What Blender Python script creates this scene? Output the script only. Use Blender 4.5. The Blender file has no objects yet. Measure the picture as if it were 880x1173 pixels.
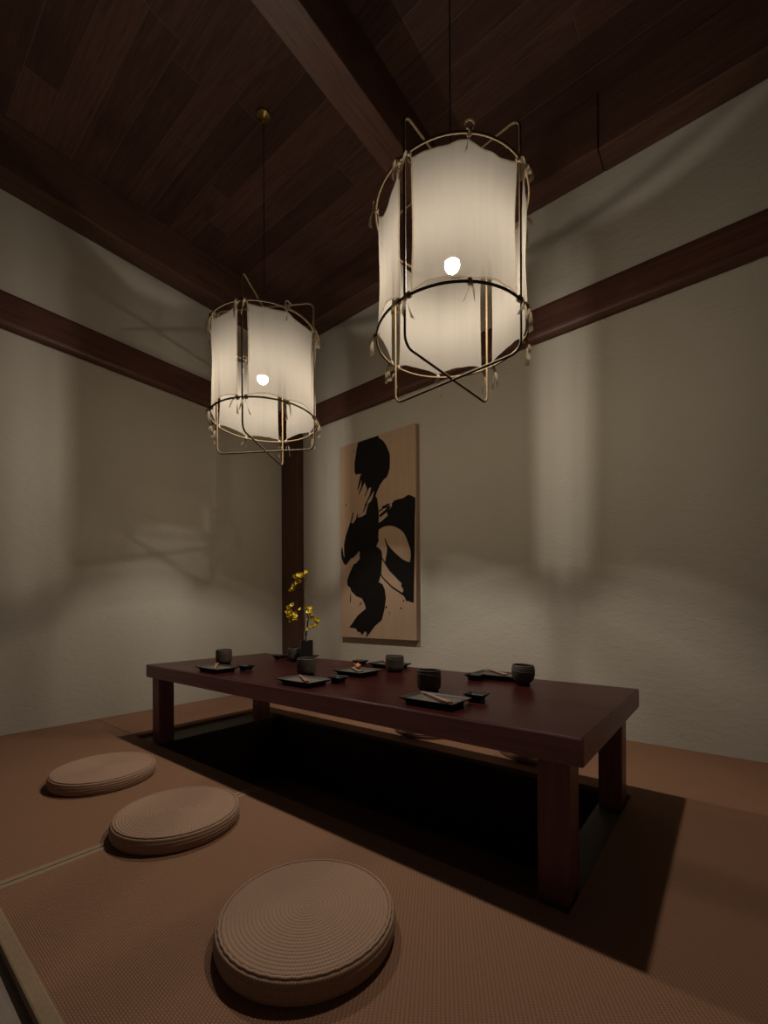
import bpy, bmesh, math, random
from mathutils import Vector, Matrix
from mathutils.geometry import tessellate_polygon
PI = math.pi
C = bpy.context.scene.collection
random.seed(7)

# ------------------------------------------------------------------ helpers
def link(name, bm, mat, parent=None, smooth=False):
    me = bpy.data.meshes.new(name)
    bmesh.ops.recalc_face_normals(bm, faces=bm.faces[:])
    bm.to_mesh(me); bm.free()
    o = bpy.data.objects.new(name, me)
    C.objects.link(o)
    if mat: me.materials.append(mat)
    if smooth:
        for p in me.polygons: p.use_smooth = True
    if parent: o.parent = parent
    return o

def tag(o, label, cat=None, group=None, kind=None):
    o['label'] = label
    if cat: o['category'] = cat
    if group: o['group'] = group
    if kind: o['kind'] = kind
    return o

def empty(name, loc, label, cat, group=None, rz=0):
    o = bpy.data.objects.new(name, None); C.objects.link(o)
    o.empty_display_size = .05
    o.location = loc; o.rotation_euler = (0, 0, rz)
    return tag(o, label, cat, group)

def copy_tree(o, parent=None):
    c = o.copy(); C.objects.link(c)
    if parent: c.parent = parent
    for ch in list(o.children): copy_tree(ch, c)
    return c

def add_box(bm, x0, x1, y0, y1, z0, z1, bevel=0, seg=2):
    r = bmesh.ops.create_cube(bm, size=1)
    vs = r['verts']
    for v in vs:
        v.co = Vector((x0+(v.co.x+.5)*(x1-x0), y0+(v.co.y+.5)*(y1-y0), z0+(v.co.z+.5)*(z1-z0)))
    if bevel:
        es = {e for v in vs for e in v.link_edges}
        bmesh.ops.bevel(bm, geom=list(es), offset=bevel, segments=seg, affect='EDGES', profile=.5)

def box(name, x0, x1, y0, y1, z0, z1, mat, parent=None, bevel=0, seg=2):
    bm = bmesh.new(); add_box(bm, x0, x1, y0, y1, z0, z1, bevel, seg)
    o = link(name, bm, mat, parent, False)
    return o

def add_tube(bm, pts, r, n=8, closed=False, cap=True):
    pts = [Vector(p) for p in pts]
    N = len(pts)
    rad = r if isinstance(r, (list, tuple)) else [r]*N
    rings = []; up = None
    for i, p in enumerate(pts):
        if closed: t = pts[(i+1) % N]-pts[i-1]
        else: t = pts[min(i+1, N-1)]-pts[max(i-1, 0)]
        t.normalize()
        if up is None:
            up = Vector((0, 0, 1)) if abs(t.z) < .9 else Vector((1, 0, 0))
        a = t.cross(up)
        if a.length < 1e-5: a = t.cross(Vector((0, 1, .1)))
        a.normalize(); b = a.cross(t).normalized(); up = b
        rings.append([bm.verts.new(p+(a*math.cos(2*PI*k/n)+b*math.sin(2*PI*k/n))*rad[i]) for k in range(n)])
    for i in range(N if closed else N-1):
        A, B = rings[i], rings[(i+1) % N]
        for k in range(n):
            bm.faces.new((A[k], A[(k+1) % n], B[(k+1) % n], B[k]))
    if cap and not closed:
        bm.faces.new(rings[0]); bm.faces.new(rings[-1][::-1])

def add_lathe(bm, prof, n=48, c=(0, 0, 0)):
    rings = []
    for r, z in prof:
        if r < 1e-6: rings.append([bm.verts.new((c[0], c[1], c[2]+z))])
        else: rings.append([bm.verts.new((c[0]+r*math.cos(2*PI*k/n), c[1]+r*math.sin(2*PI*k/n), c[2]+z)) for k in range(n)])
    for A, B in zip(rings, rings[1:]):
        for k in range(n):
            k2 = (k+1) % n
            if len(A) == 1 and len(B) == 1: continue
            if len(A) == 1: bm.faces.new((A[0], B[k], B[k2]))
            elif len(B) == 1: bm.faces.new((A[k], A[k2], B[0]))
            else: bm.faces.new((A[k], A[k2], B[k2], B[k]))

def bez(p0, p1, p2, n=8):
    p0, p1, p2 = Vector(p0), Vector(p1), Vector(p2)
    return [(1-t)**2*p0+2*t*(1-t)*p1+t*t*p2 for t in [i/n for i in range(n+1)]]

# ------------------------------------------------------------------ materials
class NT:
    def __init__(s, name):
        s.m = bpy.data.materials.new(name); s.m.use_nodes = True
        s.t = s.m.node_tree; s.t.nodes.clear()
        s.out = s.n('ShaderNodeOutputMaterial')
    def n(s, typ, **kw):
        nd = s.t.nodes.new(typ)
        for k, v in kw.items(): setattr(nd, k, v)
        return nd
    def put(s, sock, v):
        if isinstance(v, bpy.types.NodeSocket): s.t.links.new(v, sock)
        else: sock.default_value = v
    def math(s, op, a, b=0.0, c=None):
        nd = s.n('ShaderNodeMath', operation=op)
        s.put(nd.inputs[0], a); s.put(nd.inputs[1], b)
        if c is not None: s.put(nd.inputs[2], c)
        return nd.outputs[0]
    def coord(s):
        return s.n('ShaderNodeTexCoord').outputs['Object']
    def mapping(s, v, scale=(1, 1, 1), loc=(0, 0, 0)):
        nd = s.n('ShaderNodeMapping'); s.put(nd.inputs['Vector'], v)
        nd.inputs['Scale'].default_value = scale; nd.inputs['Location'].default_value = loc
        return nd.outputs[0]
    def noise(s, v, scale, detail=4, rough=.55, dist=0):
        nd = s.n('ShaderNodeTexNoise'); s.put(nd.inputs['Vector'], v)
        nd.inputs['Scale'].default_value = scale; nd.inputs['Detail'].default_value = detail
        nd.inputs['Roughness'].default_value = rough; nd.inputs['Distortion'].default_value = dist
        return nd.outputs[0]
    def ramp(s, f, stops):
        nd = s.n('ShaderNodeValToRGB'); s.put(nd.inputs[0], f)
        el = nd.color_ramp.elements
        while len(el) < len(stops): el.new(.5)
        for e, (p, c) in zip(el, stops): e.position = p; e.color = (*c, 1)
        return nd.outputs[0]
    def mix(s, f, a, b, blend='MIX'):
        nd = s.n('ShaderNodeMix', data_type='RGBA', blend_type=blend)
        s.put(nd.inputs[0], f)
        for k, v in ((6, a), (7, b)):
            s.put(nd.inputs[k], (*v, 1) if isinstance(v, tuple) and len(v) == 3 else v)
        return nd.outputs[2]
    def bump(s, h, strength=.3, dist=.01, normal=None):
        nd = s.n('ShaderNodeBump'); s.put(nd.inputs['Height'], h)
        nd.inputs['Strength'].default_value = strength; nd.inputs['Distance'].default_value = dist
        if normal is not None: s.put(nd.inputs['Normal'], normal)
        return nd.outputs[0]
    def bsdf(s, col, rough=.6, normal=None, metal=0, spec=.5, coat=0, sheen=0):
        b = s.n('ShaderNodeBsdfPrincipled')
        s.put(b.inputs['Base Color'], (*col, 1) if isinstance(col, tuple) and len(col) == 3 else col)
        s.put(b.inputs['Roughness'], rough); b.inputs['Metallic'].default_value = metal
        b.inputs['Specular IOR Level'].default_value = spec
        b.inputs['Coat Weight'].default_value = coat
        b.inputs['Coat Roughness'].default_value = .25
        if normal is not None: s.put(b.inputs['Normal'], normal)
        s.t.links.new(b.outputs[0], s.out.inputs[0])
        return s.m

def m_plain(name, col, rough=.6, metal=0, spec=.5, var=.15, scale=30, bump=.1):
    s = NT(name); v = s.coord()
    nz = s.noise(v, scale)
    c = s.mix(nz, tuple(x*(1-var) for x in col), tuple(x*(1+var) for x in col))
    return s.bsdf(c, rough, s.bump(nz, bump, .004), metal, spec)

def m_wood(name, axis, dark, light, rough=.5, spec=.4, scale=1., bump=.12, coat=0):
    s = NT(name); v = s.coord()
    sc = [9*scale]*3; sc[axis] = .55*scale
    g1 = s.noise(s.mapping(v, tuple(sc)), 4, 6, .6, 1.2)
    sc2 = [60*scale]*3; sc2[axis] = 1.6*scale
    g2 = s.noise(s.mapping(v, tuple(sc2)), 4, 4, .7)
    f = s.math('ADD', s.math('MULTIPLY', g1, .65), s.math('MULTIPLY', g2, .35))
    c = s.ramp(f, [(.32, dark), (.5, tuple((a+b)/2 for a, b in zip(dark, light))), (.68, light)])
    blot = s.noise(v, 1.3*scale, 2)
    c = s.mix(s.math('MULTIPLY', blot, .5), c, tuple(x*.6 for x in dark))
    return s.bsdf(c, rough, s.bump(f, bump, .004), 0, spec, coat)

def m_wall():
    s = NT('plaster'); v = s.coord()
    big = s.noise(v, 1.1, 3)
    tro = s.noise(s.mapping(v, (7, 7, 13)), 2.6, 6, .62, .9)
    fine = s.noise(v, 90, 3, .6)
    c = s.mix(big, (.435, .395, .335), (.525, .48, .41))
    c = s.mix(s.math('MULTIPLY', tro, .25), c, (.395, .355, .30))
    h = s.math('ADD', tro, s.math('MULTIPLY', fine, .25))
    return s.bsdf(c, .92, s.bump(h, .30, .012), 0, .15)

def m_tatami(name, swap=False, gain=1.):
    s = NT(name); v = s.coord()
    sep = s.n('ShaderNodeSeparateXYZ'); s.put(sep.inputs[0], v)
    x, y = (sep.outputs[1], sep.outputs[0]) if swap else (sep.outputs[0], sep.outputs[1])
    # basket weave: rows of short floats, each row shifted by half a float
    row = s.math('MULTIPLY', y, 1/.0044)
    rowi = s.math('FLOOR', row)
    sh = s.math('MULTIPLY', rowi, .3)
    colf = s.math('ADD', s.math('MULTIPLY', x, 1/.0088), sh)
    rx = s.math('ABSOLUTE', s.math('SINE', s.math('MULTIPLY', colf, PI)))
    ry = s.math('ABSOLUTE', s.math('SINE', s.math('MULTIPLY', row, PI)))
    h = s.math('MULTIPLY', s.math('POWER', rx, .6), s.math('POWER', ry, .6))
    yarn = s.noise(s.mapping(v, (12, 220, 1) if not swap else (220, 12, 1)), 2, 3)
    big = s.noise(v, 2.2, 3)
    g = gain
    c = s.ramp(h, [(0, (0.1144*g, 0.0554*g, 0.0311*g)), (.55, (0.2508*g, 0.1260*g, 0.0722*g)), (1, (0.3520*g, 0.1865*g, 0.1109*g))])
    c = s.mix(s.math('MULTIPLY', yarn, .55), c, (0.1848*g, 0.0899*g, 0.0504*g))
    c = s.mix(s.math('MULTIPLY', big, .35), c, (0.2200*g, 0.1092*g, 0.0622*g))
    return s.bsdf(c, .75, s.bump(h, .45, .0022), 0, .25)

def m_braid():
    s = NT('braided_straw'); v = s.coord()
    sep = s.n('ShaderNodeSeparateXYZ'); s.put(sep.inputs[0], v)
    x, y, z = sep.outputs
    r = s.math('SQRT', s.math('ADD', s.math('MULTIPLY', x, x), s.math('MULTIPLY', y, y)))
    ang = s.math('ARCTAN2', y, x)
    ring = s.math('FLOOR', s.math('MULTIPLY', r, 1/.0082))
    zr = s.math('FLOOR', s.math('MULTIPLY', z, 1/.0085))
    cnt = s.math('ROUND', s.math('ADD', s.math('MULTIPLY', ring, 8.0), 9.0))
    b = s.math('SINE', s.math('ADD', s.math('MULTIPLY', ang, cnt), s.math('ADD', s.math('MULTIPLY', zr, 1.7), s.math('MULTIPLY', ring, 2.1))))
    b01 = s.math('ADD', s.math('MULTIPLY', b, .5), .5)
    fr = s.math('FRACT', s.math('MULTIPLY', r, 1/.0082))
    groove = s.math('POWER', s.math('ABSOLUTE', s.math('SINE', s.math('MULTIPLY', s.math('MULTIPLY', r, 1/.0082), PI))), .5)
    nz = s.noise(v, 160, 3); big = s.noise(v, 9, 2)
    c = s.mix(s.math('ADD', s.math('MULTIPLY', b01, .6), s.math('MULTIPLY', groove, .4)), (.215, .130, .088), (.365, .233, .165))
    c = s.mix(s.math('MULTIPLY', nz, .5), c, (.37, .232, .162))
    c = s.mix(s.math('MULTIPLY', big, .4), c, (.32, .20, .135))
    h = s.math('ADD', s.math('MULTIPLY', b01, .6), s.math('MULTIPLY', nz, .4))
    return s.bsdf(c, .8, s.bump(h, .35, .0016), 0, .2)

def m_cloth():
    s = NT('lamp_cloth'); v = s.coord()
    thr = s.noise(s.mapping(v, (1, 1, 9)), 26, 4, .6)
    ver = s.noise(s.mapping(v, (30, 30, 1.2)), 2.2, 3)
    f = s.math('ADD', s.math('MULTIPLY', thr, .3), s.math('MULTIPLY', ver, .7))
    col = s.mix(f, (.105, .093, .080), (.126, .113, .098))
    tr = s.n('ShaderNodeBsdfTranslucent'); s.put(tr.inputs[0], col)
    df = s.n('ShaderNodeBsdfDiffuse'); s.put(df.inputs[0], s.mix(f, (.145, .128, .110), (.172, .154, .133)))
    tp = s.n('ShaderNodeBsdfTransparent'); tp.inputs[0].default_value = (1, .93, .80, 1)
    bp = s.bump(f, .25, .003); s.put(tr.inputs['Normal'], bp); s.put(df.inputs['Normal'], bp)
    m1 = s.n('ShaderNodeMixShader'); m1.inputs[0].default_value = CLOTH_DIFF
    s.t.links.new(tr.outputs[0], m1.inputs[1]); s.t.links.new(df.outputs[0], m1.inputs[2])
    m2 = s.n('ShaderNodeMixShader'); m2.inputs[0].default_value = CLOTH_CLEAR
    s.t.links.new(m1.outputs[0], m2.inputs[1]); s.t.links.new(tp.outputs[0], m2.inputs[2])
    s.t.links.new(m2.outputs[0], s.out.inputs[0])
    return s.m

def m_thin(name, col, clear):
    s = NT(name); v = s.coord(); nz = s.noise(v, 150, 3)
    c = s.mix(nz, tuple(x*.8 for x in col), tuple(x*1.2 for x in col))
    tr = s.n('ShaderNodeBsdfTranslucent'); s.put(tr.inputs[0], c)
    df = s.n('ShaderNodeBsdfDiffuse'); s.put(df.inputs[0], c)
    tp = s.n('ShaderNodeBsdfTransparent'); tp.inputs[0].default_value = (1, .90, .76, 1)
    m1 = s.n('ShaderNodeMixShader'); m2 = s.n('ShaderNodeMixShader'); m2.inputs[0].default_value = clear
    s.t.links.new(tr.outputs[0], m1.inputs[1]); s.t.links.new(df.outputs[0], m1.inputs[2])
    s.t.links.new(m1.outputs[0], m2.inputs[1]); s.t.links.new(tp.outputs[0], m2.inputs[2])
    s.t.links.new(m2.outputs[0], s.out.inputs[0]); return s.m

def m_emit(name, col, st):
    s = NT(name); e = s.n('ShaderNodeEmission')
    e.inputs[0].default_value = (*col, 1); e.inputs[1].default_value = st
    s.t.links.new(e.outputs[0], s.out.inputs[0]); return s.m

def m_ceiling():
    s = NT('ceiling_boards'); v = s.coord()
    sep = s.n('ShaderNodeSeparateXYZ'); s.put(sep.inputs[0], v)
    x, y = sep.outputs[0], sep.outputs[1]
    row = s.math('MULTIPLY', s.math('ADD', y, .277), 1/.142)
    ri = s.math('FLOOR', row)
    wn = s.n('ShaderNodeTexWhiteNoise', noise_dimensions='1D'); s.put(wn.inputs['W'], ri)
    rnd = wn.outputs[0]
    u = s.math('ADD', s.math('MULTIPLY', x, 1/1.6), s.math('MULTIPLY', rnd, 5.0))
    ui = s.math('FLOOR', u)
    wn2 = s.n('ShaderNodeTexWhiteNoise', noise_dimensions='2D')
    cb = s.n('ShaderNodeCombineXYZ'); s.put(cb.inputs[0], ri); s.put(cb.inputs[1], ui)
    s.put(wn2.inputs['Vector'], cb.outputs[0])
    tone = wn2.outputs[0]
    off = s.n('ShaderNodeVectorMath', operation='ADD'); s.put(off.inputs[0], v)
    sc = s.n('ShaderNodeVectorMath', operation='SCALE'); s.put(sc.inputs[0], wn2.outputs[1]); sc.inputs['Scale'].default_value = 13
    s.put(off.inputs[1], sc.outputs[0])
    g1 = s.noise(s.mapping(off.outputs[0], (.7, 9, 1)), 4, 6, .6, 1.4)
    g2 = s.noise(s.mapping(off.outputs[0], (2, 70, 1)), 4, 4, .7)
    f = s.math('ADD', s.math('MULTIPLY', g1, .65), s.math('MULTIPLY', g2, .35))
    c = s.ramp(f, [(.3, (.052, .023, .018)), (.5, (.104, .048, .036)), (.72, (.165, .080, .058))])
    c = s.mix(s.math('MULTIPLY', tone, .55), c, (.022, .010, .007))
    fy = s.math('FRACT', row); fx = s.math('FRACT', u)
    ey = s.math('MINIMUM', fy, s.math('SUBTRACT', 1.0, fy))
    ex = s.math('MULTIPLY', s.math('MINIMUM', fx, s.math('SUBTRACT', 1.0, fx)), 11.0)
    e = s.math('MINIMUM', ey, ex)
    seam = s.math('LESS_THAN', e, .012)
    c = s.mix(s.math('MULTIPLY', seam, .75), c, (.13, .085, .058))
    h = s.math('MINIMUM', s.math('MULTIPLY', e, 18.0), 1.0)
    return s.bsdf(c, .55, s.bump(s.math('ADD', h, s.math('MULTIPLY', f, .3)), .4, .004), 0, .3)

def m_floorwood():
    s = NT('pale_floor_boards'); v = s.coord()
    g = s.noise(s.mapping(v, (.8, 12, 1)), 4, 6, .6, 1.6)
    g2 = s.noise(s.mapping(v, (2, 80, 1)), 4, 4, .7)
    f = s.math('ADD', s.math('MULTIPLY', g, .6), s.math('MULTIPLY', g2, .4))
    c = s.ramp(f, [(.3, (.16, .12, .10)), (.7, (.30, .235, .20))])
    return s.bsdf(c, .5, s.bump(f, .15, .003), 0, .4)

CLOTH_DIFF = .45; CLOTH_CLEAR = .23
M = {}
M['wall'] = m_wall()
M['tatami'] = m_tatami('woven_mat'); M['tatami_x'] = m_tatami('woven_mat_turned', True, 1.08)
M['braid'] = m_braid(); M['cloth'] = m_cloth()
M['bulb'] = m_emit('lit_bulb_glass', (1, .905, .76), 1520)
M['housing'] = m_plain('white_bulb_housing', (.5, .48, .45), .5)
M['ceiling'] = m_ceiling(); M['floor'] = m_floorwood()
bd, bl = (.052, .022, .015), (.165, .080, .052)
M['beam_x'] = m_wood('beam_wood_along', 0, bd, bl); M['beam_y'] = m_wood('beam_wood_across', 1, bd, bl)
M['beam_z'] = m_wood('post_wood', 2, bd, (.11, .05, .03))
M['rail_x'] = m_wood('rail_wood_along', 0, (.056, .020, .014), (.155, .064, .042))
M['rail_y'] = m_wood('rail_wood_across', 1, (.056, .020, .014), (.155, .064, .042))
td, tl = (.020, .0036, .0036), (.062, .0120, .0112)
M['table_x'] = m_wood('lacquered_table_wood', 0, td, tl, .30, .12, .8, .10, 0)
M['table_leg_lit'] = m_wood('lacquered_leg_fill_lit', 2, (.13, .048, .050), (.30, .115, .118), .35, .35, 1., .08, 0)  # table wood lightened for the legs; missing fill light put into the colour
M['table_edge_lit'] = m_wood('lacquered_edge_fill_lit', 0, (.21, .092, .102), (.40, .185, .205), .35, .35, 1., .08, 0)  # table wood lightened for the side faces, fill light painted into its colour
M['pit_floor_lit'] = m_wood('pit_wood_fill_lit', 0, (.16, .075, .05), (.30, .15, .10), .6, .3)  # pit wood lightened: ambient light that never gets down there, as colour
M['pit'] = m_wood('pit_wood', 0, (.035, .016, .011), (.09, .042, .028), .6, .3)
M['ledge'] = m_wood('ledge_wood', 1, (.05, .04, .028), (.12, .095, .065), .55, .3)
M['border'] = m_plain('mat_border_cloth', (.27, .19, .12), .85, 0, .2, .2, 120, .3)
M['bronze'] = m_plain('bronze_rod', (.080, .053, .026), .7, .0, .12, .15, 60, .03)
M['brass'] = m_plain('brass', (.38, .26, .07), .35, .85, .5, .1, 40, .02)
M['cord'] = m_plain('black_cord', (.010, .008, .007), .6)
M['hem'] = m_thin('hem_cloth', (.20, .165, .125), .60)
M['tie'] = m_thin('tie_cloth', (.24, .19, .13), .15)
M['ceramic'] = m_plain('dark_stoneware', (.078, .059, .047), .55, 0, .4, .45, 45, .25)
M['ceramic_b'] = m_plain('black_stoneware', (.032, .025, .021), .50, 0, .4, .4, 60, .2)
M['glaze'] = m_plain('rough_grey_glaze', (.105, .080, .066), .6, 0, .3, .4, 70, .2)
M['stick'] = m_plain('reddish_wood_stick', (.34, .165, .11), .5, 0, .4, .25, 60, .1)
M['napkin'] = m_plain('white_paper', (.62, .54, .46), .85, 0, .1, .05, 60, .1)
M['orange'] = m_plain('orange_food', (.60, .20, .06), .5, 0, .4, .25, 80, .3)
M['vase'] = m_plain('black_vase', (.020, .018, .020), .4, 0, .4, .3, 40, .1)
M['twig'] = m_plain('grey_brown_bark', (.085, .058, .046), .85, 0, .1, .35, 90, .4)
M['petal'] = m_plain('yellow_petal', (.80, .60, .045), .55, 0, .3, .2, 120, .1)
M['heart'] = m_plain('amber_heart', (.40, .16, .02), .6)
M['leaf'] = m_plain('olive_bud', (.36, .32, .04), .6)
M['canvas'] = m_wood('tan_board', 2, (.42, .28, .19), (.50, .345, .235), .75, .2, .6, .03)
M['board_edge'] = m_wood('tan_board_edge', 2, (.36, .23, .15), (.46, .31, .21), .7, .2, .6, .05)
M['ink'] = m_plain('black_ink', (.010, .008, .007), .8, 0, .1)
# ------------------------------------------------------------------ the room
RX, RY, ZC = 4.3, -4.3, 3.28
HX0, HX1, HY0, HY1 = .60, 2.84, -1.532, -.7455     # opening of the sunken foot well
LX0, LX1 = .79, 2.752                              # inner edges of the two end ledges
ZB = -.02                                          # sub-floor level (mats are 2 cm thick)
T = .12
def st(o, label): return tag(o, label, None, None, 'structure')

bm = bmesh.new()
def quad(bm, *p): bm.faces.new([bm.verts.new(q) for q in p])
for (x0, x1, y0, y1) in ((0, RX, RY, HY0), (0, RX, HY1, 0), (0, LX0, HY0, HY1), (LX1, RX, HY0, HY1)):
    quad(bm, (x0, y0, ZB), (x1, y0, ZB), (x1, y1, ZB), (x0, y1, ZB))
st(link('floor', bm, M['floor']), 'pale grain-marked wooden floor under and in front of the mats')
PZ = -.40
bm = bmesh.new()
quad(bm, (LX0, HY0, ZB), (LX1, HY0, ZB), (LX1, HY0, PZ), (LX0, HY0, PZ))
quad(bm, (LX0, HY1, ZB), (LX1, HY1, ZB), (LX1, HY1, PZ), (LX0, HY1, PZ))
quad(bm, (LX0, HY0, ZB), (LX0, HY1, ZB), (LX0, HY1, PZ), (LX0, HY0, PZ))
quad(bm, (LX1, HY0, ZB), (LX1, HY1, ZB), (LX1, HY1, PZ), (LX1, HY0, PZ))
quad(bm, (LX0, HY0, PZ), (LX1, HY0, PZ), (LX1, HY1, PZ), (LX0, HY1, PZ))
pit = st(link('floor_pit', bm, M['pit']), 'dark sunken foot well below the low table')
pit.data.materials.append(M['pit_floor_lit'])
for f_ in pit.data.polygons: f_.material_index = 1 if abs(f_.normal.z) > .5 else 0  # bottom face gets the wood with light painted in
bm = bmesh.new()
add_box(bm, HX0+.001, LX0, HY0+.001, HY1-.001, ZB, ZB+.004)
st(link('trim_1', bm, M['ledge']), 'wooden ledge at the far left end of the foot well')
bm = bmesh.new()
add_box(bm, LX1, HX1-.001, HY0+.001, HY1-.001, ZB, ZB+.004)
st(link('trim_2', bm, M['ledge']), 'wooden ledge at the right end of the foot well')

st(box('wall_left', -T, 0, RY-T, T, -.5, ZC+.1, M['wall']), 'beige plaster wall on the left side')
st(box('wall_back', 0, RX, 0, T, -.5, ZC+.1, M['wall']), 'beige plaster wall behind the calligraphy board')
st(box('wall_right', RX, RX+T, RY-T, T, -.5, ZC+.1, M['wall']), 'plaster wall at the right end of the room')
bm = bmesh.new(); add_box(bm, 0, RX, RY, 0, ZC, ZC+.1)
st(link('ceiling', bm, M['ceiling']), 'dark brown boarded ceiling with pale seams')

def beam(name, x0, x1, y0, y1, z0, z1, mat, label, bev=.006, seg=2):
    return st(box(name, x0, x1, y0, y1, z0, z1, mat, None, bev, seg), label)
beam('trim_3', .0, .16, RY, -.0, 2.995, ZC, M['beam_y'], 'dark ceiling beam along the top of the left wall')
beam('trim_4', .161, 2.612, -.156, 0, 2.997, ZC, M['beam_x'], 'dark ceiling beam along the back wall, left of the scarf joint')
beam('trim_5', 2.614, RX, -.148, 0, 2.995, ZC, M['beam_x'], 'dark ceiling beam along the back wall, right of the scarf joint')
beam('trim_6', 1.70, 1.847, RY, -.157, 3.0, ZC, M['beam_y'], 'dark ceiling beam crossing the room between the two lamps', .006)
# rounded rails on the walls
beam('trim_7', 0, .06, RY, -.0, 2.222, 2.425, M['rail_y'], 'rounded dark rail along the left wall', .034, 5)
beam('trim_8', .0605, RX, -.06, 0, 2.215, 2.408, M['rail_x'], 'rounded dark rail along the back wall', .034, 5)
beam('trim_9', 0, .21, -.076, 0, 0, 2.21, M['beam_z'], 'dark square corner post where the two plaster walls meet', .004)

# ------------------------------------------------------------------ mats
def mat_thing(x0, x1, y0, y1, label, m, borders=''):
    cx, cy = (x0+x1)/2, (y0+y1)/2
    t = empty('tatami_mat', (cx, cy, ZB), label, 'floor mat', 'woven floor mats')
    bx = x1-x0; by = y1-y0
    box('woven_top', -bx/2, bx/2, -by/2, by/2, 0, .02, m, t, .003, 2)
    if 'f' in borders:   # cloth edging wrapped round the front edge
        box('cloth_edging', -bx/2-.0005, bx/2+.0005, -by/2-.004, -by/2+.024, .0004, .0215, M['border'], t, .004, 2)
    if 'r' in borders:
        box('cloth_edging', bx/2-.019, bx/2+.0008, -by/2+.0245, by/2-.002, .0004, .0213, M['border'], t, .002, 2)
    if 'l' in borders:
        box('cloth_edging', -bx/2-.0008, -bx/2+.019, -by/2+.0245, by/2-.002, .0004, .0213, M['border'], t, .002, 2)
    return t
FY = -2.333
mat_thing(.002, 1.700, FY, HY0, 'brown woven mat in front of the table, under the two farther cushions', M['tatami'], 'fr')
def corner_mat():
    x0, x1 = 1.706, RX-.002
    t = empty('tatami_mat', (x0, FY, ZB), 'brown woven mat under the nearest round cushion, reaching round the right end of the table', 'floor mat', 'woven floor mats')
    bm = bmesh.new()
    P = [(x0, FY), (x1, FY), (x1, HY1-.001), (HX1, HY1-.001), (HX1, HY0), (x0, HY0)]
    f = bm.faces.new([bm.verts.new((x-x0, y-FY, 0)) for x, y in P])
    r = bmesh.ops.extrude_face_region(bm, geom=[f])
    for v in [g for g in r['geom'] if isinstance(g, bmesh.types.BMVert)]: v.co.z = .02
    link('woven_top', bm, M['tatami'], t)
    box('cloth_edging', -.0005, x1-x0+.0005, -.004, .024, .0004, .0215, M['border'], t, .004, 2)
    box('cloth_edging', -.0008, .019, .0245, HY0-FY-.002, .0004, .0213, M['border'], t, .002, 2)
corner_mat()
mat_thing(.002, HX0, HY0+.002, -.002, 'brown woven mat between the left wall and the table end', M['tatami_x'])
mat_thing(HX0+.002, RX-.002, HY1+.001, -.002, 'brown woven mat strip between the table and the calligraphy wall', M['tatami_x'])

# ------------------------------------------------------------------ table
TZ = .392
t = empty('low_table', (1.779, -1.14, ZB+.004), 'long low dark red-brown lacquered wooden table over the foot well', 'table')
def tb(name, x0, x1, y0, y1, z0, z1, m, bev):
    return box(name, x0-1.779, x1-1.779, y0+1.14, y1+1.14, z0-ZB-.004, z1-ZB-.004, m, t, bev, 2)
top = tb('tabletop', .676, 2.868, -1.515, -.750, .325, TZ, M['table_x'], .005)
top.data.materials.append(M['table_edge_lit'])
for f_ in top.data.polygons: f_.material_index = 0 if abs(f_.normal.z) > .5 else 1  # upright faces get the copy with painted-in fill light
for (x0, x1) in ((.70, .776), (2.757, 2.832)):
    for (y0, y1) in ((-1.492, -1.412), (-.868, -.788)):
        tb('leg', x0, x1, y0, y1, ZB+.004, .3255, M['table_leg_lit'], .003)

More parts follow.
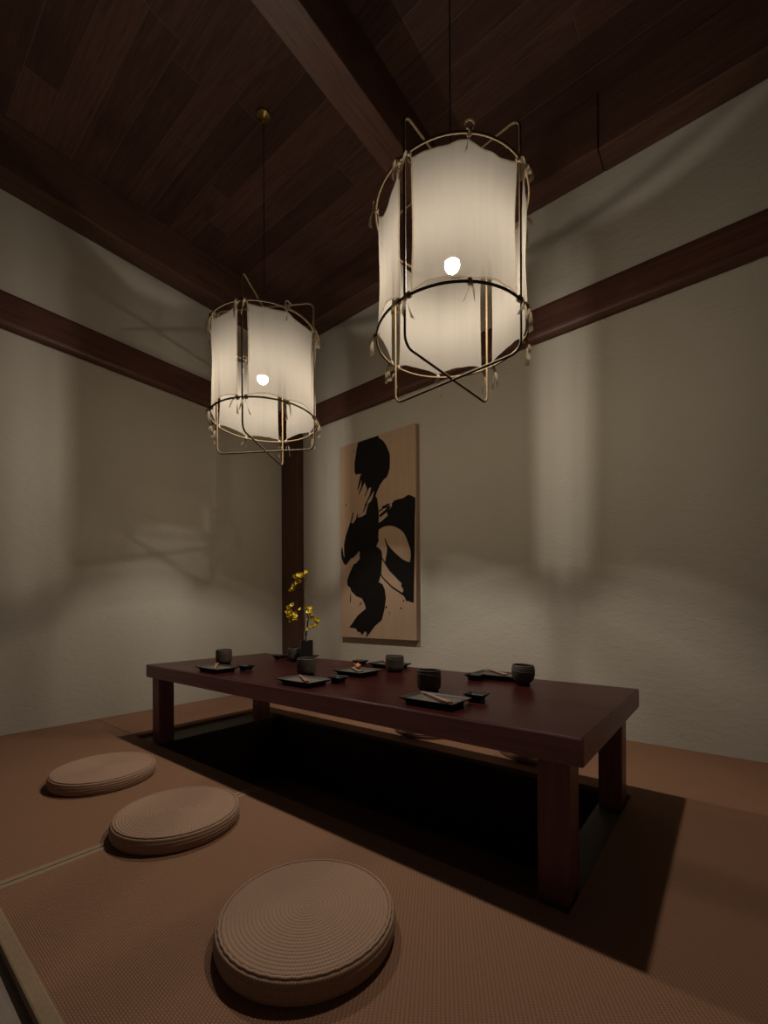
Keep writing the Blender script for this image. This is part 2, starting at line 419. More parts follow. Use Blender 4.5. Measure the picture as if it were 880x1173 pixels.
# ------------------------------------------------------------------ calligraphy board
PX0, PX1, PZ0, PZ1, PT = .69, 1.4216, .4632, 1.9774, .0395
t = empty('calligraphy_board', ((PX0+PX1)/2, 0, PZ0), 'tall tan board with bold black brush calligraphy on the back wall', 'wall art')
def loc(p, y): return (p[0]-(PX0+PX1)/2, y, p[1]-PZ0)
box('board', PX0-(PX0+PX1)/2, PX1-(PX0+PX1)/2, -PT, 0, 0, PZ1-PZ0, M['canvas'], t, .002, 1)
STROKES =  [[[(0.8855, 1.971), (1.0832, 1.9724), (1.102, 1.9478), (1.1393, 1.9166), (1.1669, 1.8737), (1.194, 1.8131), (1.1965, 1.7621), (1.1935, 1.7051), (1.1703, 1.6519), (1.1378, 1.6363), (1.1048, 1.6059), (1.0809, 1.5697), (1.0636, 1.5394), (1.0473, 1.5533), (1.0377, 1.5735), (1.0136, 1.6001), (0.989, 1.6008), (0.9643, 1.6165), (0.9546, 1.6484), (0.9297, 1.6834), (0.9167, 1.7239), (0.8584, 1.7278), (0.8482, 1.7606), (0.8485, 1.8221), (0.8592, 1.866), (0.8698, 1.9173)], [(0.9127, 1.7247), (0.9297, 1.691), (0.8855, 1.6039), (0.8752, 1.6057), (0.8919, 1.66)], [(0.9247, 1.6957), (0.9666, 1.6688), (0.9445, 1.6389), (0.8934, 1.5643), (0.8884, 1.5728), (0.9162, 1.6251)], [(0.9694, 1.6231), (0.9989, 1.6028), (0.954, 1.5428), (0.949, 1.5474), (0.9741, 1.5884)], [(1.0184, 1.5993), (1.0474, 1.583), (1.0328, 1.5595), (0.9535, 1.4673), (0.9485, 1.4719), (0.9985, 1.5429)], [(1.0444, 1.5612), (1.0664, 1.5427), (1.0567, 1.5221), (1.0031, 1.4748), (0.9982, 1.4793), (1.0277, 1.5157)]], [[(1.0616, 1.5257), (1.0758, 1.5049), (1.0822, 1.4597), (1.0895, 1.407), (1.0892, 1.3408), (1.089, 1.3188), (1.0887, 1.2673), (1.0838, 1.2236), (1.0883, 1.1937), (1.0643, 1.1518), (1.0927, 1.1344), (1.1162, 1.1103), (1.1206, 1.066), (1.1157, 1.0152), (1.1136, 0.986), (1.1106, 0.9466), (1.0866, 0.8853), (1.1242, 0.8654), (1.1427, 0.8283), (1.1534, 0.7625), (1.1419, 0.6899), (1.1134, 0.6021), (1.0465, 0.5568), (0.9976, 0.5034), (0.9528, 0.4643), (0.968, 0.5025), (0.9481, 0.517), (0.9177, 0.482), (0.9057, 0.5044), (0.872, 0.5111), (0.8566, 0.5337), (0.7832, 0.5437), (0.8045, 0.5597), (0.8362, 0.595), (0.8778, 0.6377), (0.939, 0.6758), (0.9591, 0.6909), (0.9443, 0.7288), (0.9194, 0.7671), (0.8632, 0.7835), (0.8113, 0.8235), (0.7957, 0.8551), (0.7692, 0.8716), (0.7641, 0.9109), (0.7857, 0.9567), (0.8282, 1.024), (0.8388, 1.0387), (0.8544, 1.0369), (0.8957, 1.0684), (0.8991, 1.1215), (0.8961, 1.1332), (0.8651, 1.1091), (0.8391, 1.0881), (0.8076, 1.0828), (0.754, 1.0321), (0.7271, 1.0496), (0.7056, 1.0906), (0.7004, 1.1385), (0.7061, 1.1775), (0.7169, 1.1687), (0.7275, 1.1126), (0.7382, 1.0921), (0.7331, 1.1357), (0.7334, 1.1986), (0.75, 1.2597), (0.7771, 1.3192), (0.804, 1.3704), (0.8249, 1.3522), (0.8407, 1.3618), (0.8563, 1.379), (0.8771, 1.3916), (0.9229, 1.393), (0.9632, 1.4063), (0.9733, 1.4463), (0.9884, 1.4816), (1.013, 1.4964), (1.0325, 1.5045)], [(0.8307, 1.4403), (0.839, 1.4314), (0.8251, 1.3909), (0.8145, 1.3613), (0.8071, 1.37), (0.8093, 1.3813)], [(0.8804, 1.4294), (0.8844, 1.4135), (0.8781, 1.3876), (0.8616, 1.386)], [(0.9736, 1.4989), (0.9785, 1.4831), (0.9433, 1.428), (0.9332, 1.4219), (0.9434, 1.4507)], [(0.8008, 0.8269), (0.8057, 0.7693), (0.8035, 0.7383), (0.795, 0.7384), (0.7953, 0.7851)], [(0.9243, 0.7435), (0.909, 0.7216), (0.8937, 0.7141), (0.8937, 0.7218)]], [[(1.0872, 1.3227), (1.1174, 1.3335), (1.1733, 1.366), (1.1643, 1.3963), (1.2101, 1.4256), (1.2148, 1.4537), (1.2373, 1.468), (1.2817, 1.4715), (1.3167, 1.4715), (1.334, 1.4806), (1.3598, 1.4882), (1.3894, 1.4749), (1.4169, 1.4565), (1.4166, 1.3945), (1.412, 1.3124), (1.4115, 1.2089), (1.4101, 1.1055), (1.4078, 0.9952), (1.4048, 0.8986), (1.3997, 0.7266), (1.3728, 0.7332), (1.3516, 0.7405), (1.3387, 0.7372), (1.3216, 0.7691), (1.313, 0.7763), (1.3044, 0.8012), (1.3132, 0.8186), (1.2916, 0.8511), (1.2961, 0.8686), (1.2698, 0.8874), (1.2344, 0.9212), (1.1985, 0.9591), (1.1713, 0.9896), (1.1484, 1.0275), (1.1532, 1.0562), (1.1626, 1.0918), (1.1674, 1.1276), (1.1492, 1.1802), (1.1401, 1.2066), (1.1539, 1.1942), (1.1722, 1.1561), (1.2084, 1.1167), (1.2531, 1.077), (1.3057, 1.0374), (1.3488, 1.0167), (1.37, 1.0131), (1.377, 1.0529), (1.3747, 1.0948), (1.3622, 1.1308), (1.3411, 1.1818), (1.3154, 1.2267), (1.2806, 1.2555), (1.2363, 1.2787), (1.1912, 1.2914), (1.1359, 1.2909), (1.0888, 1.2746)], [(1.0943, 1.4174), (1.1273, 1.4308), (1.1226, 1.4169), (1.0961, 1.4024)], [(1.0941, 1.3806), (1.1458, 1.4098), (1.1874, 1.4399), (1.201, 1.427), (1.1643, 1.3926), (1.0987, 1.3616)], [(1.118, 1.4395), (1.1738, 1.4528), (1.2012, 1.4522), (1.1644, 1.4253), (1.1226, 1.4205)], [(1.1206, 1.066), (1.1622, 1.012), (1.1985, 0.9663), (1.2523, 0.9203), (1.3049, 0.8823), (1.3005, 0.8754), (1.2433, 0.9136), (1.1894, 0.9596), (1.1529, 1.0053), (1.1178, 1.0553)], [(1.1059, 0.9469), (1.1431, 0.9048), (1.216, 0.8475), (1.2694, 0.8171), (1.3131, 0.7946), (1.313, 0.777), (1.2694, 0.8029), (1.2159, 0.8331), (1.143, 0.8902), (1.1011, 0.9361)]]]
DOTS = [[(0.8473, 1.9087), (0.8453, 1.9042), (0.8407, 1.9033), (0.836, 1.9064), (0.8341, 1.9117), (0.8361, 1.9162), (0.8408, 1.9171), (0.8454, 1.914)], [(0.7636, 1.5078), (0.7616, 1.5032), (0.7568, 1.5018), (0.752, 1.5046), (0.7501, 1.5099), (0.7521, 1.5146), (0.7569, 1.5159), (0.7617, 1.5131)], [(1.3195, 0.7417), (1.3175, 0.7363), (1.3128, 0.7341), (1.3081, 0.7364), (1.3061, 0.7419), (1.3081, 0.7474), (1.3129, 0.7496), (1.3176, 0.7472)], [(1.2975, 0.6891), (1.2955, 0.6836), (1.2907, 0.6813), (1.2859, 0.6836), (1.284, 0.6891), (1.286, 0.6946), (1.2908, 0.6969), (1.2955, 0.6946)], [(1.1642, 0.697), (1.1617, 0.6904), (1.1558, 0.6876), (1.1498, 0.6904), (1.1474, 0.6971), (1.1499, 0.7038), (1.1559, 0.7065), (1.1618, 0.7037)], [(1.1929, 0.6572), (1.1913, 0.6531), (1.1877, 0.6514), (1.1841, 0.6531), (1.1826, 0.6572), (1.1842, 0.6612), (1.1878, 0.6629), (1.1914, 0.6612)]]

def add_flat(bm, poly, y):
    co = [Vector((p[0], 0, p[1])) for p in poly]
    vs = [bm.verts.new(loc(p, y)) for p in poly]
    for tri in tessellate_polygon([[Vector((c.x, c.z, 0)) for c in co]]):
        try: bm.faces.new([vs[i] for i in tri])
        except ValueError: pass
for k, polys in enumerate(STROKES):
    bm = bmesh.new()
    for j, p in enumerate(polys): add_flat(bm, p, -PT-.0008-.0002*k-.00003*j)
    link('ink_stroke', bm, M['ink'], t)
for p in DOTS:
    bm = bmesh.new(); add_flat(bm, p, -PT-.0008); link('ink_spot', bm, M['ink'], t)

# ------------------------------------------------------------------ cushions
def make_cushion(R=.192, H=.052):
    root = empty('floor_cushion', (0, 0, 0), '', 'cushion', 'round braided floor cushions')
    p = .0082
    bm = bmesh.new(); prof = [(0, H)]
    n = int((R-.012)/p)
    for i in range(n):
        for q in (.15, .4, .6, .85, 1.0):
            r = (i+q)*p
            if r < .002: continue
            prof.append((r, H + .0016*abs(math.sin(PI*q))**.6 - .0016 - .004*(r/R)**4))
    add_lathe(bm, prof, 96)
    link('braided_top', bm, M['braid'], root, True)
    r0 = n*p
    bm = bmesh.new(); prof = [(r0-.002, H-.0065)]
    rows = 5
    for i in range(rows):
        for q in (.12, .35, .5, .65, .88, 1.):
            s = (i+q)/rows
            z = (H-.006)*(1-s)+.0005
            bulge = math.sin(PI*min(1, max(0, .12+s*.80)))
            prof.append((r0+.002+.012*bulge**.6+.0014*abs(math.sin(PI*q))**.7, z))
    prof.append((r0-.01, 0.0003)); prof.append((0, 0.0003))
    add_lathe(bm, prof, 96)
    link('side_band', bm, M['braid'], root, True)
    bm = bmesh.new()
    pts = []
    for k in range(192):
        a = 2*PI*k/192
        pts.append(((r0+.0035+.0008*math.sin(a*48))*math.cos(a), (r0+.0035+.0008*math.sin(a*48))*math.sin(a), H-.0052))
    add_tube(bm, pts, .0036, 6, True)
    link('rim_braid', bm, M['braid'], root, True)
    return root
cush = make_cushion()
front = [((1.131, -1.868), 'round braided straw cushion farthest left, nearest the left wall', .3),
         ((1.745, -1.868), 'round braided straw cushion in the middle of the three before the table', 1.4),
         ((2.418, -1.922), 'nearest round braided straw cushion at the bottom of the view', 2.3),
         ((1.79, -.472), 'round braided cushion behind the middle of the table, glimpsed below its top', 4.1),
         ((2.415, -.475), 'round braided cushion behind the table near its right end', 5.2)]
for i, ((x, y), lab, rz) in enumerate(front):
    o = cush if i == 0 else copy_tree(cush)
    o.location = (x, y, 0.0002); o.rotation_euler = (0, 0, rz); o['label'] = lab

# ------------------------------------------------------------------ tableware
def rect_ring(bm, hx, hy, z): return [bm.verts.new((sx*hx, sy*hy, z)) for sx, sy in ((-1, -1), (1, -1), (1, 1), (-1, 1))]
def add_tray(bm, prof, n=6, rc=.10):
    # prof: list of (half x, half y, z) from inside centre over the rim and down; rounded-rectangle rings
    rings = []
    for hx, hy, z in prof:
        rr = rc*min(hx, hy); pts = []
        for sx, sy, a0 in ((1, 1, 0), (-1, 1, PI/2), (-1, -1, PI), (1, -1, 1.5*PI)):
            for k in range(n+1):
                a = a0+k/n*PI/2
                pts.append((sx*(hx-rr)+rr*math.cos(a), sy*(hy-rr)+rr*math.sin(a), z))
        rings.append([bm.verts.new(q) for q in pts])
    N = len(rings[0])
    bm.faces.new(rings[0])
    for A, B in zip(rings, rings[1:]):
        for k in range(N): bm.faces.new((A[k], A[(k+1) % N], B[(k+1) % N], B[k]))
    bm.faces.new(rings[-1][::-1])

def make_plate(wx=.19, wy=.122, h=.021, name='plate'):
    root = empty(name, (0, 0, TZ), '', 'plate', 'dark rectangular plates')
    a, b = wx/2, wy/2
    bm = bmesh.new()
    add_tray(bm, [(a*.80, b*.74, h-.006), (a*.90, b*.86, h-.0045), (a-.002, b-.002, h-.0005), (a, b, h), (a+.0005, b+.0005, h-.002),
                  (a*.93, b*.90, h-.007), (a*.84, b*.80, h-.0105), (a*.82, b*.78, h-.013)])
    link('dish_body', bm, M['ceramic_b'], root)
    bm = bmesh.new()
    add_tray(bm, [(a*.70, b*.64, h-.013), (a*.82, b*.78, h-.0128), (a*.80, b*.76, .002), (a*.79, b*.75, .0002)])
    link('foot', bm, M['ceramic_b'], root)
    bm = bmesh.new()
    add_tray(bm, [(a*.5, b*.5, h-.0056), (a*.79, b*.73, h-.0056), (a*.80, b*.74, h-.0062)])
    link('glazed_well', bm, M['glaze'], root)
    return root
def make_dish(wx=.066, wy=.062, h=.024):
    root = empty('sauce_dish', (0, 0, TZ), '', 'dish', 'small square sauce dishes')
    a, b = wx/2, wy/2
    bm = bmesh.new()
    add_tray(bm, [(a*.55, b*.55, h-.010), (a*.72, b*.72, h-.009), (a-.003, b-.003, h-.0008), (a, b, h), (a+.0003, b+.0003, h-.0025),
                  (a*.84, b*.84, h-.008), (a*.70, b*.70, h-.0125)], rc=.14)
    link('dish_body', bm, M['ceramic_b'], root)
    bm = bmesh.new()
    add_tray(bm, [(a*.5, b*.5, h-.0128), (a*.70, b*.70, h-.0124), (a*.62, b*.62, .005), (a*.66, b*.66, .0002)], rc=.14)
    link('foot', bm, M['ceramic_b'], root)
    bm = bmesh.new()
    add_tray(bm, [(a*.3, b*.3, h-.0092), (a*.70, b*.70, h-.0086), (a*.72, b*.72, h-.0095)], rc=.14)
    link('glazed_well', bm, M['glaze'], root)
    return root
def make_cup(barrel):
    root = empty('tea_cup', (0, 0, TZ), '', 'cup', 'dark stoneware tea cups')
    bm = bmesh.new()
    R = .0425
    if barrel:
        pr = [(.024, .0085), (.031, .013), (.038, .022), (.0425, .036), (.0435, .050), (.042, .064), (.0395, .0745), (.0385, .076),
              (.0370, .0755), (.0375, .066), (.0385, .045), (.034, .024), (.02, .016), (0, .0145)]
    else:
        pr = [(.034, .0075), (.0395, .011), (.0420, .020), (.0425, .036), (.0425, .052), (.0420, .066), (.0412, .0735), (.0402, .0755),
              (.0388, .0745), (.0390, .064), (.0390, .030), (.036, .018), (.02, .014), (0, .0135)]
    # fine throwing ridges on the outside
    out = []
    for (r, z), (r2, z2) in zip(pr, pr[1:]):
        for k in range(4):
            t_ = k/4; rr = r+(r2-r)*t_; zz = z+(z2-z)*t_
            if rr > .0395 and zz > .014: rr += .0004*math.sin(zz*900)
            out.append((rr, zz))
    out.append(pr[-1])
    add_lathe(bm, out, 48)
    for v in bm.verts:
        a = math.atan2(v.co.y, v.co.x); k = 1+.012*math.sin(2*a+1)+.008*math.sin(3*a)
        v.co.x *= k; v.co.y *= k; v.co.z += .0012*math.sin(a+.7)*max(0, v.co.z-.03)/.045
    link('bowl', bm, M['ceramic'], root, True)
    bm = bmesh.new(); f = .0245 if barrel else .033
    add_lathe(bm, [(0, .002), (f-.004, .002), (f-.003, .0002), (f, .0004), (f+.001, .006), (f+.0005, .0102), (0, .0105)], 40)
    link('foot_ring', bm, M['ceramic_b'], root, True)
    # a loose incised band wandering round the wall
    bm = bmesh.new(); pts = []
    for k in range(64):
        a = 2*PI*k/64; z = .055+.006*math.sin(a*1+.5)+.003*math.sin(2*a)
        kk = 1+.012*math.sin(2*a+1)+.008*math.sin(3*a)
        r = (.0433 if barrel else .0425)*kk
        pts.append((r*math.cos(a), r*math.sin(a), z))
    add_tube(bm, pts, .0008, 5, True)
    link('rope_line', bm, M['glaze'], root, True)
    return root
PH = .021
def make_sticks(L=.19):
    root = empty('chopsticks', (0, 0, 0), '', 'chopsticks', 'reddish wooden chopsticks on plates')
    for s in (-1, 1):
        bm = bmesh.new()
        add_tube(bm, [(-L/2, s*.0018, .0018), (-L*.1, s*.0028, .0026), (L*.25, s*.0040, .0033), (L/2, s*.0050, .0038)], [.0017, .0025, .0033, .0038], 8)
        link('chopstick', bm, M['stick'], root, True)
    return root
plate0, dish0, stick0 = make_plate(), make_dish(), make_sticks()
cupA, cupB = make_cup(False), make_cup(True)
used = set()
def inst(src, loc_, rz, label):
    o = src if src.name not in used else copy_tree(src)
    used.add(src.name)
    o.location = loc_; o.rotation_euler = (0, 0, rz); o['label'] = label
    return o
seats = [  # plate xy, rz, dish xy, cup xy, cup kind, words
 ((1.213, -1.418), 0, (1.300, -1.318), (.985, -1.243), cupA, 'at the far left end of the front side'),
 ((1.824, -1.413), 0, (1.905, -1.305), (1.656, -1.250), cupA, 'at the middle of the front side'),
 ((2.418, -1.410), 0, (2.497, -1.288), (2.289, -1.240), cupA, 'at the right of the front side, nearest the camera'),
 ((1.130, -.828), PI, (1.052, -.925), (1.205, -.935), cupA, 'behind the flower vase'),
 ((1.790, -.822), PI, (1.612, -.842), (1.904, -.930), cupA, 'below the calligraphy board on the wall side'),
 ((2.365, -.830), PI, (2.306, -.922), (2.507, -.918), cupB, 'at the right of the wall side')]
for (p, rz, d, c, ck, w) in seats:
    inst(plate0, (p[0], p[1], TZ), rz, 'black rectangular footed plate '+w)
    inst(dish0, (d[0], d[1], TZ), rz+.05, 'small black square sauce dish '+w)
    inst(ck, (c[0], c[1], TZ), random.random()*6, 'dark ridged stoneware tea cup '+w)
pz = TZ+PH-.0052
inst(stick0, (2.424, -1.414, TZ+PH-.0006), -.57, 'reddish chopsticks lying across the nearest plate, front right')
inst(stick0, (1.822, -1.413, TZ+PH-.0006), -.57, 'reddish chopsticks lying across the front middle plate')
inst(stick0, (1.205, -1.42, TZ+PH-.0006), 2.55, 'reddish chopsticks lying across the far left front plate')
inst(stick0, (2.345, -.80, TZ+PH-.0006), -.72, 'reddish chopsticks on the plate at the right of the wall side')
inst(stick0, (1.745, -.80, TZ+PH-.0006), -.72, 'reddish chopsticks on the plate below the calligraphy board')
# serving plate with a folded paper and orange snack
sv = make_plate(.178, .15, .021, 'serving_plate'); sv.location = (1.818, -1.095, TZ)
tag(sv, 'black serving plate with orange snack in the middle of the table', 'plate')
del sv['group']
bm = bmesh.new(); n = 10
g = [[bm.verts.new(((i/n-.5)*.13, (j/2-.5)*.034, .0006+.006*math.sin(PI*i/n)*(.4+.6*j/2)+.0015*math.sin(i*1.9))) for j in range(3)] for i in range(n+1)]
for i in range(n):
    for j in range(2): bm.faces.new((g[i][j], g[i+1][j], g[i+1][j+1], g[i][j+1]))
bmesh.ops.solidify(bm, geom=bm.faces[:], thickness=.001)
o = link('paper_slip', bm, M['napkin'], None, True); o.location = (1.805, -1.085, TZ+PH-.002); o.rotation_euler = (0, 0, -.62)
tag(o, 'pale folded paper slip lying on the serving plate', 'paper')
bm = bmesh.new()
for k in range(9):
    r = random.Random(k)
    mtx = Matrix.Translation((-.036+k*.009, r.uniform(-.008, .008), .008+r.uniform(0, .008)))@Matrix.Rotation(r.random()*3, 4, 'X')@Matrix.Rotation(r.random()*3, 4, 'Z')@Matrix.Diagonal((1.5, .8, .6, 1))
    bmesh.ops.create_icosphere(bm, subdivisions=2, radius=.0085, matrix=mtx)
o = link('orange_snack', bm, M['orange'], None, True); o.location = (1.808, -1.08, TZ+PH+.001); o.rotation_euler = (0, 0, -.62)
tag(o, 'small heap of orange snack on the serving plate', 'food')

# ------------------------------------------------------------------ vase and flowering branch
VX, VY = 1.312, -.945
t = empty('vase', (VX, VY, TZ), 'tall square black vase holding a yellow flowering branch', 'vase', None, -.68)
bm = bmesh.new(); w = .0325; hh = .122
def sq(wd, z, notch=0):
    vs = []
    for (ax, ay), (bx_, by_) in (((-1, -1), (1, -1)), ((1, -1), (1, 1)), ((1, 1), (-1, 1)), ((-1, 1), (-1, -1))):
        for k in range(4):
            q = k/4; vs.append(bm.verts.new((wd*(ax+(bx_-ax)*q), wd*(ay+(by_-ay)*q), z-(notch if k == 2 else 0))))
    return vs
rings = [sq(w*.9, .0005), sq(w*.97, .006), sq(w, .02), sq(w*.985, hh*.6), sq(w, hh, .007), sq(w-.005, hh-.001, .007), sq(w-.006, .02)]
bm.faces.new(rings[0][::-1]); bm.faces.new(rings[-1])
for A, B in zip(rings, rings[1:]):
    for k in range(16): bm.faces.new((A[k], A[(k+1) % 16], B[(k+1) % 16], B[k]))
link('vase_body', bm, M['vase'], t)
t = empty('flowering_branch', (VX, VY, TZ+.03), 'bare branch with clusters of small yellow blossoms standing in the vase', 'flowers')
t.scale = (.95, .95, .95)
stem = bmesh.new()
def tw(pts, r): add_tube(stem, [(p[0], p[1] if len(p) == 3 else 0, p[-1]-.03) for p in pts], r, 6)
tw([(-.004, 0, .03), (-.012, .002, .13), (.004, .004, .20), (.010, .002, .26), (-.008, -.003, .33), (-.022, 0, .39), (-.020, .004, .445), (-.012, .002, .47), (-.02, 0, .497)], [.004, .0042, .0038, .0034, .003, .0026, .0022, .0018, .0013])
tw([(.006, .004, .03), (.000, -.004, .13), (-.014, -.004, .20), (-.016, .0, .26), (-.010, .003, .31)], [.0036, .0034, .003, .0026, .0018])
tw([(-.016, 0, .30), (-.07, .004, .302), (-.14, .006, .304), (-.225, .004, .305)], [.0018, .0014, .0012, .0008])
tw([(-.10, .005, .303), (-.12, .0, .285), (-.135, -.003, .26)], [.0012, .0011, .0008])
tw([(-.13, .005, .304), (-.138, .004, .32), (-.132, .0, .338)], [.001, .0009, .0007])
tw([(-.02, 0, .42), (-.06, .004, .455), (-.10, .004, .445), (-.138, 0, .428)], [.0014, .0012, .001, .0007])
tw([(-.018, .002, .47), (-.055, 0, .50), (-.092, 0, .498)], [.0012, .001, .0007])
tw([(-.012, .002, .47), (.0, .0, .50), (.02, 0, .512)], [.0012, .001, .0007])
tw([(.010, .002, .245), (.03, .0, .28), (.02, -.003, .30), (.034, -.003, .318)], [.0016, .0013, .001, .0007])
tw([(.010, .002, .24), (.05, .0, .262), (.085, -.004, .252), (.105, -.004, .245)], [.0016, .0013, .001, .0007])
tw([(.004, .004, .20), (.03, .0, .198), (.06, -.002, .208), (.084, -.002, .22)], [.0015, .0012, .001, .0007])
link('stem', stem, M['twig'], t, True)
def make_blossom():
    bm = bmesh.new()
    for k in range(5):
        a = 2*PI*k/5; L = .0115; wd = .0058
        vs = []
        for q, s in ((0, .25), (.35, .9), (.7, 1.), (.95, .5)):
            for sg in (-1, 1):
                x, y = L*q, sg*wd*s
                vs.append(bm.verts.new((x*math.cos(a)-y*math.sin(a), x*math.sin(a)+y*math.cos(a), .0045*q*q-.001*abs(sg)*(1-s))))
        for j in range(3): bm.faces.new((vs[2*j], vs[2*j+1], vs[2*j+3], vs[2*j+2]))
    b = link('blossom', bm, M['petal'], t, True)
    bm = bmesh.new(); bmesh.ops.create_icosphere(bm, subdivisions=1, radius=.0024, matrix=Matrix.Translation((0, 0, .0015)))
    link('flower_heart', bm, M['heart'], b, True)
    return b
bl0 = make_blossom()
clusters = [(-.089, .499, 3), (-.072, .505, 3), (-.058, .507, 2), (-.03, .503, 2), (-.018, .509, 2), (.018, .513, 2), (-.066, .466, 3), (-.050, .470, 2), (-.088, .456, 3), (-.103, .446, 3), (-.137, .428, 3), (-.116, .424, 2),
 (-.130, .336, 2), (-.146, .320, 2), (-.158, .296, 3), (-.138, .288, 2), (-.163, .275, 3), (-.139, .264, 3), (-.118, .283, 3), (-.095, .258, 3), (-.108, .264, 2), (-.131, .243, 3), (-.148, .252, 2),
 (0., .322, 2), (.035, .321, 2), (.022, .300, 2), (.024, .284, 3), (.038, .290, 2), (.053, .267, 3), (.082, .252, 3), (.103, .246, 2), (.082, .220, 3), (.065, .212, 2), (.045, .207, 2), (.023, .197, 2), (.03, .25, 2), (-.036, .307, 1)]
R_ = random.Random(3); first = True
for (x, z, n) in clusters:
    for k in range(n):
        b = bl0 if first else copy_tree(bl0, t)
        first = False
        b.location = (x+R_.uniform(-.009, .009), R_.uniform(-.016, .010), z-.03+R_.uniform(-.008, .008))
        b.rotation_euler = (PI/2+R_.uniform(-.9, .7), R_.uniform(-.4, .4), R_.uniform(-.9, 1.3))
        s = R_.uniform(.85, 1.25); b.scale = (s, s, s)

# ------------------------------------------------------------------ pendant lamps
ZR0, ZR1, ZL0, ZL1, RR, LH = 1.668, 2.117, 1.512, 2.270, .272, .262
def loop_path(h, z0, z1, r=.035, n=5):
    pts = []
    for cx_, cz_, a0 in ((h-r, z1-r, 0), (-h+r, z1-r, PI/2), (-h+r, z0+r, PI), (h-r, z0+r, 1.5*PI)):
        for k in range(n+1):
            a = a0+PI/2*k/n; pts.append((cx_+r*math.cos(a), cz_+r*math.sin(a)))
    return pts
def make_lamp(cx_, cy_, az, zbulb, label, seed, sags, off):
    ox = off[0]*math.cos(az)+off[1]*math.sin(az); oy = -off[0]*math.sin(az)+off[1]*math.cos(az)
    rd = random.Random(seed)
    root = empty('pendant_lamp', (cx_, cy_, ZL0), label, 'lamp', 'cloth pendant lamps', az)
    Z = lambda z: z-ZL0
    # canopy, cord, socket, bulb
    bm = bmesh.new()
    add_lathe(bm, [(0, Z(ZC)-.0004), (.036, Z(ZC)-.0004), (.036, Z(ZC)-.010), (.034, Z(ZC)-.013), (.012, Z(ZC)-.016), (.008, Z(ZC)-.035), (.006, Z(ZC)-.040), (0, Z(ZC)-.040)], 32)
    link('ceiling_canopy', bm, M['brass'], root, True)
    bm = bmesh.new(); add_tube(bm, [(0, 0, Z(ZC)-.03), (0, 0, Z(ZL1)), (ox, oy, Z(zbulb)+.07)], .0024, 8)
    link('cord', bm, M['cord'], root, True)
    bm = bmesh.new(); zb = Z(zbulb)
    add_lathe(bm, [(0, zb+.092), (.007, zb+.092), (.010, zb+.086), (.019, zb+.080), (.0195, zb+.035), (.0175, zb+.030), (.016, zb+.018), (0, zb+.018)], 24, (ox, oy, 0))
    link('lamp_socket', bm, M['brass'], root, True)
    bm = bmesh.new()
    bmesh.ops.create_uvsphere(bm, u_segments=24, v_segments=16, radius=.027, matrix=Matrix.Translation((ox, oy, zb)))
    gl = link('bulb', bm, M['bulb'], root, True)
    gl.data.materials.append(M['housing'])       # the upper part of the globe is the white opaque housing
    for f_ in gl.data.polygons: f_.material_index = 1 if f_.normal.z > .17 else 0
    # rings and crossing wire loops
    for z in (ZR0, ZR1):
        bm = bmesh.new()
        add_tube(bm, [(RR*math.cos(2*PI*k/72), RR*math.sin(2*PI*k/72), Z(z)) for k in range(72)], .0042, 8, True)
        link('wire_ring', bm, M['bronze'], root, True)
    for k, dz in ((0, 0.0), (1, .0075)):
        bm = bmesh.new()
        pts = [((u, 0, Z(z)) if k == 0 else (0, u, Z(z))) for u, z in loop_path(LH+.004, ZL0+dz, ZL1-dz)]
        add_tube(bm, pts, .0044, 8, True)
        link('wire_loop', bm, M['bronze'], root, True)
    # four cloth panels, tied between the uprights
    NU, NV = 48, 26; g0 = math.radians(5.2)
    for q in range(4):
        a0 = q*PI/2+g0; a1 = (q+1)*PI/2-g0
        st_, sb_ = sags[q]
        ph = [rd.uniform(0, 6) for _ in range(4)]
        def P(u, v):
            uu = u*2; f = uu-math.floor(uu) if u < 1 else 1.
            s_ = 4*f*(1-f); half = 0 if u < .5 else 1
            zt_ = Z(ZR1)-.012-st_[half]*s_; zb_ = Z(ZR0)+.010+sb_[half]*s_
            z = zb_+(zt_-zb_)*v
            pull = (1-v)*s_*sb_[half]+v*s_*st_[half]
            r = RR-.0075 - .12*pull - .004*math.sin(PI*v)
            r += .0016*math.sin(u*23+ph[0])*(.4+.6*abs(v-.5)*2)+.001*math.sin(u*41+ph[1]+v*2)+.0012*math.sin(v*9+ph[2]+u*5)
            dev = .012*math.sin(v*PI)*(1 if u < .5 else -1)*(abs(2*u-1)**3)     # side hems bow inwards a little
            a = a0+(a1-a0)*u+dev
            return Vector((r*math.cos(a), r*math.sin(a), z))
        bm = bmesh.new()
        G = [[bm.verts.new(P(i/NU, j/NV)) for j in range(NV+1)] for i in range(NU+1)]
        for i in range(NU):
            for j in range(NV): bm.faces.new((G[i][j], G[i+1][j], G[i+1][j+1], G[i][j+1]))
        pan = link('cloth_panel', bm, M['cloth'], root, True)
        # hem round the border
        bm = bmesh.new(); path = []
        path += [P(0, j/NV) for j in range(NV)]+[P(i/NU, 1) for i in range(NU)]+[P(1, 1-j/NV) for j in range(NV)]+[P(1-i/NU, 0) for i in range(NU)]
        N_ = len(path); prev = None; first_ = None
        mid = P(.5, .5)
        for i_, p_ in enumerate(path):
            tg = (path[(i_+1) % N_]-path[i_-1]).normalized()
            er_ = Vector((p_.x, p_.y, 0)).normalized()
            inn = tg.cross(er_)
            if inn.dot(mid-p_) < 0: inn = -inn
            w_ = .0052+.0012*rd.random()
            cur = (bm.verts.new(p_+er_*.0014-inn*.0008), bm.verts.new(p_+er_*.0014+inn*w_))
            if prev: bm.faces.new((prev[0], prev[1], cur[1], cur[0]))
            else: first_ = cur
            prev = cur
        bm.faces.new((prev[0], prev[1], first_[1], first_[0]))
        link('hem', bm, M['hem'], pan, True)
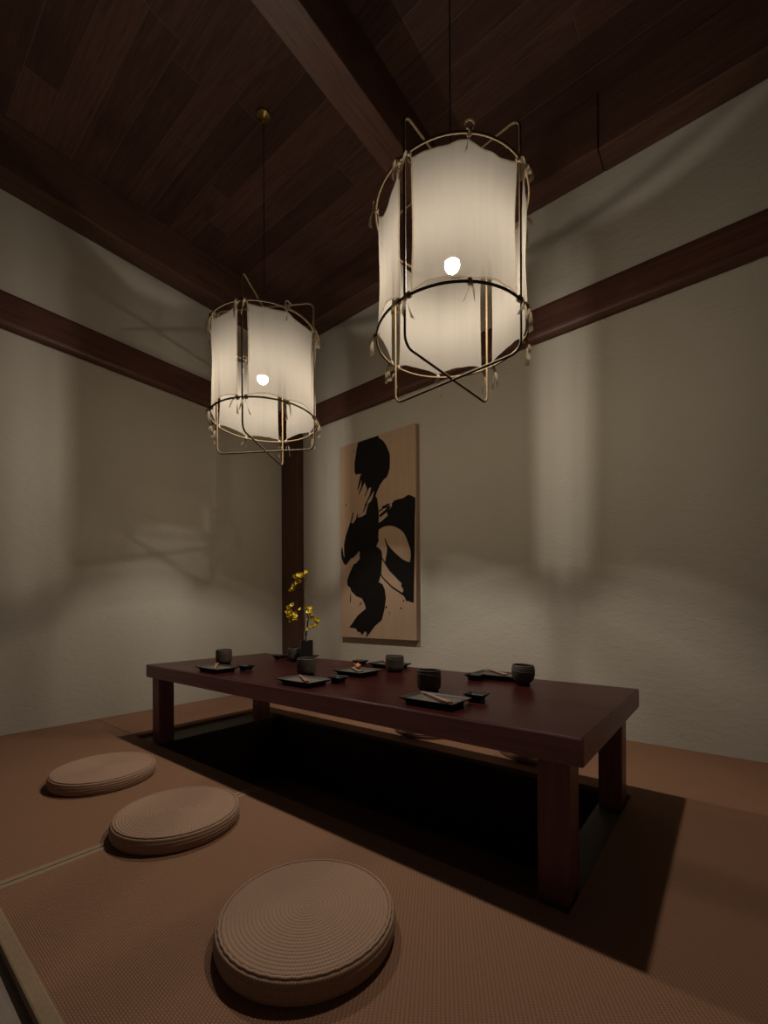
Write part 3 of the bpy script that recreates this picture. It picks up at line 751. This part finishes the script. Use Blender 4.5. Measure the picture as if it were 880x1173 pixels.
        # ties at both corners and in the middle, above and below
        for (u, v) in ((0.0, 1), (.5, 1), (1., 1), (0., 0), (.5, 0), (1., 0)):
            a = a0+(a1-a0)*u
            if u == 0: a -= .012
            if u == 1: a += .012
            zr = Z(ZR1 if v else ZR0)
            er = Vector((math.cos(a), math.sin(a), 0)); et = Vector((-math.sin(a), math.cos(a), 0))
            c = er*RR+Vector((0, 0, zr))
            bm = bmesh.new()
            # wrap round the ring
            wr = []
            for k in range(26):
                th = 2*PI*k/8.5; wr.append(c+er*.0075*math.cos(th)+Vector((0, 0, .0075*math.sin(th)))+et*(.010*(k/25-.5)))
            add_tube(bm, wr, .0030, 6)
            # strand down to the cloth
            add_tube(bm, [c, (c+P(u, v))/2+er*.002, P(u, v)], .0024, 6)
            # knot ears and hanging tails
            for s in (-1, 1):
                if u == .5 and s == 1 and v == 1 and rd.random() < .6:
                    lp = [c+er*.009+et*(.014*math.sin(2*PI*k/10))*1.0+Vector((0, 0, .014-.014*math.cos(2*PI*k/10))) for k in range(11)]
                    add_tube(bm, lp, .0028, 6); continue
                L = rd.uniform(.045, .10)
                p0 = c+er*.010
                p1 = c+er*rd.uniform(.014, .024)+et*s*rd.uniform(.003, .016)+Vector((0, 0, -L*.45+.006))
                p2 = c+er*rd.uniform(.010, .020)+et*s*rd.uniform(.004, .030)+Vector((0, 0, -L))
                pp = bez(p0, p1, p2, 8); wd = rd.uniform(.0050, .0085)
                prev = None
                for i_, p in enumerate(pp):
                    tw_ = .5*s+i_*.18*s
                    d = et*math.cos(tw_)+er*math.sin(tw_)
                    k_ = wd*(.55+.6*i_/8)
                    cur = (bm.verts.new(p-d*k_), bm.verts.new(p+d*k_))
                    if prev: bm.faces.new((prev[0], prev[1], cur[1], cur[0]))
                    prev = cur
            link('tie', bm, M['tie'], pan, True)
    return root
R0 = math.radians
# panel q spans from q*90 to (q+1)*90 degrees in the lamp's own frame
make_lamp(2.333, -1.150, R0(-3.5), 1.932, 'nearer white cloth pendant lamp on the right', 11,
          [((.03, .02), (.018, .022)), ((.03, .03), (.022, .016)), ((.045, .065), (.030, .035)), ((.010, .026), (.012, .012))], (.004, .003))
make_lamp(1.216, -1.142, R0(31.5), 1.895, 'farther white cloth pendant lamp on the left, near the room corner', 23,
          [((.02, .03), (.016, .018)), ((.03, .03), (.014, .016)), ((.030, .024), (.014, .014)), ((.012, .018), (.012, .014))], (-.008, -.006))

# ------------------------------------------------------------------ world and camera
w = bpy.data.worlds.new('world'); bpy.context.scene.world = w; w.use_nodes = True
w.node_tree.nodes['Background'].inputs[0].default_value = (.9, .8, .7, 1)
w.node_tree.nodes['Background'].inputs[1].default_value = .048

cam = bpy.data.cameras.new('camera'); co = bpy.data.objects.new('camera', cam); C.objects.link(co)
F = 497.34; a = .6711
cam.sensor_width = 36; cam.sensor_fit = 'AUTO'
cam.lens = F/1173*36
cam.shift_y = (698.365-586.5)/1173
cam.clip_start = .01
fwd = Vector((-math.sin(a), math.cos(a), 0)); right = Vector((math.cos(a), math.sin(a), 0)); up = Vector((0, 0, 1))
ro = -.0043
r2 = right*math.cos(ro)+up*math.sin(ro)
u2 = up*math.cos(ro)-right*math.sin(ro)
m3 = Matrix((r2, u2, -fwd)).transposed()
co.matrix_world = Matrix.Translation((3.1205, -2.5408, .68))@m3.to_4x4()
bpy.context.scene.camera = co
vs = bpy.context.scene.view_settings
vs.view_transform = 'Standard'; vs.look = 'None'; vs.exposure = 0; vs.gamma = 1
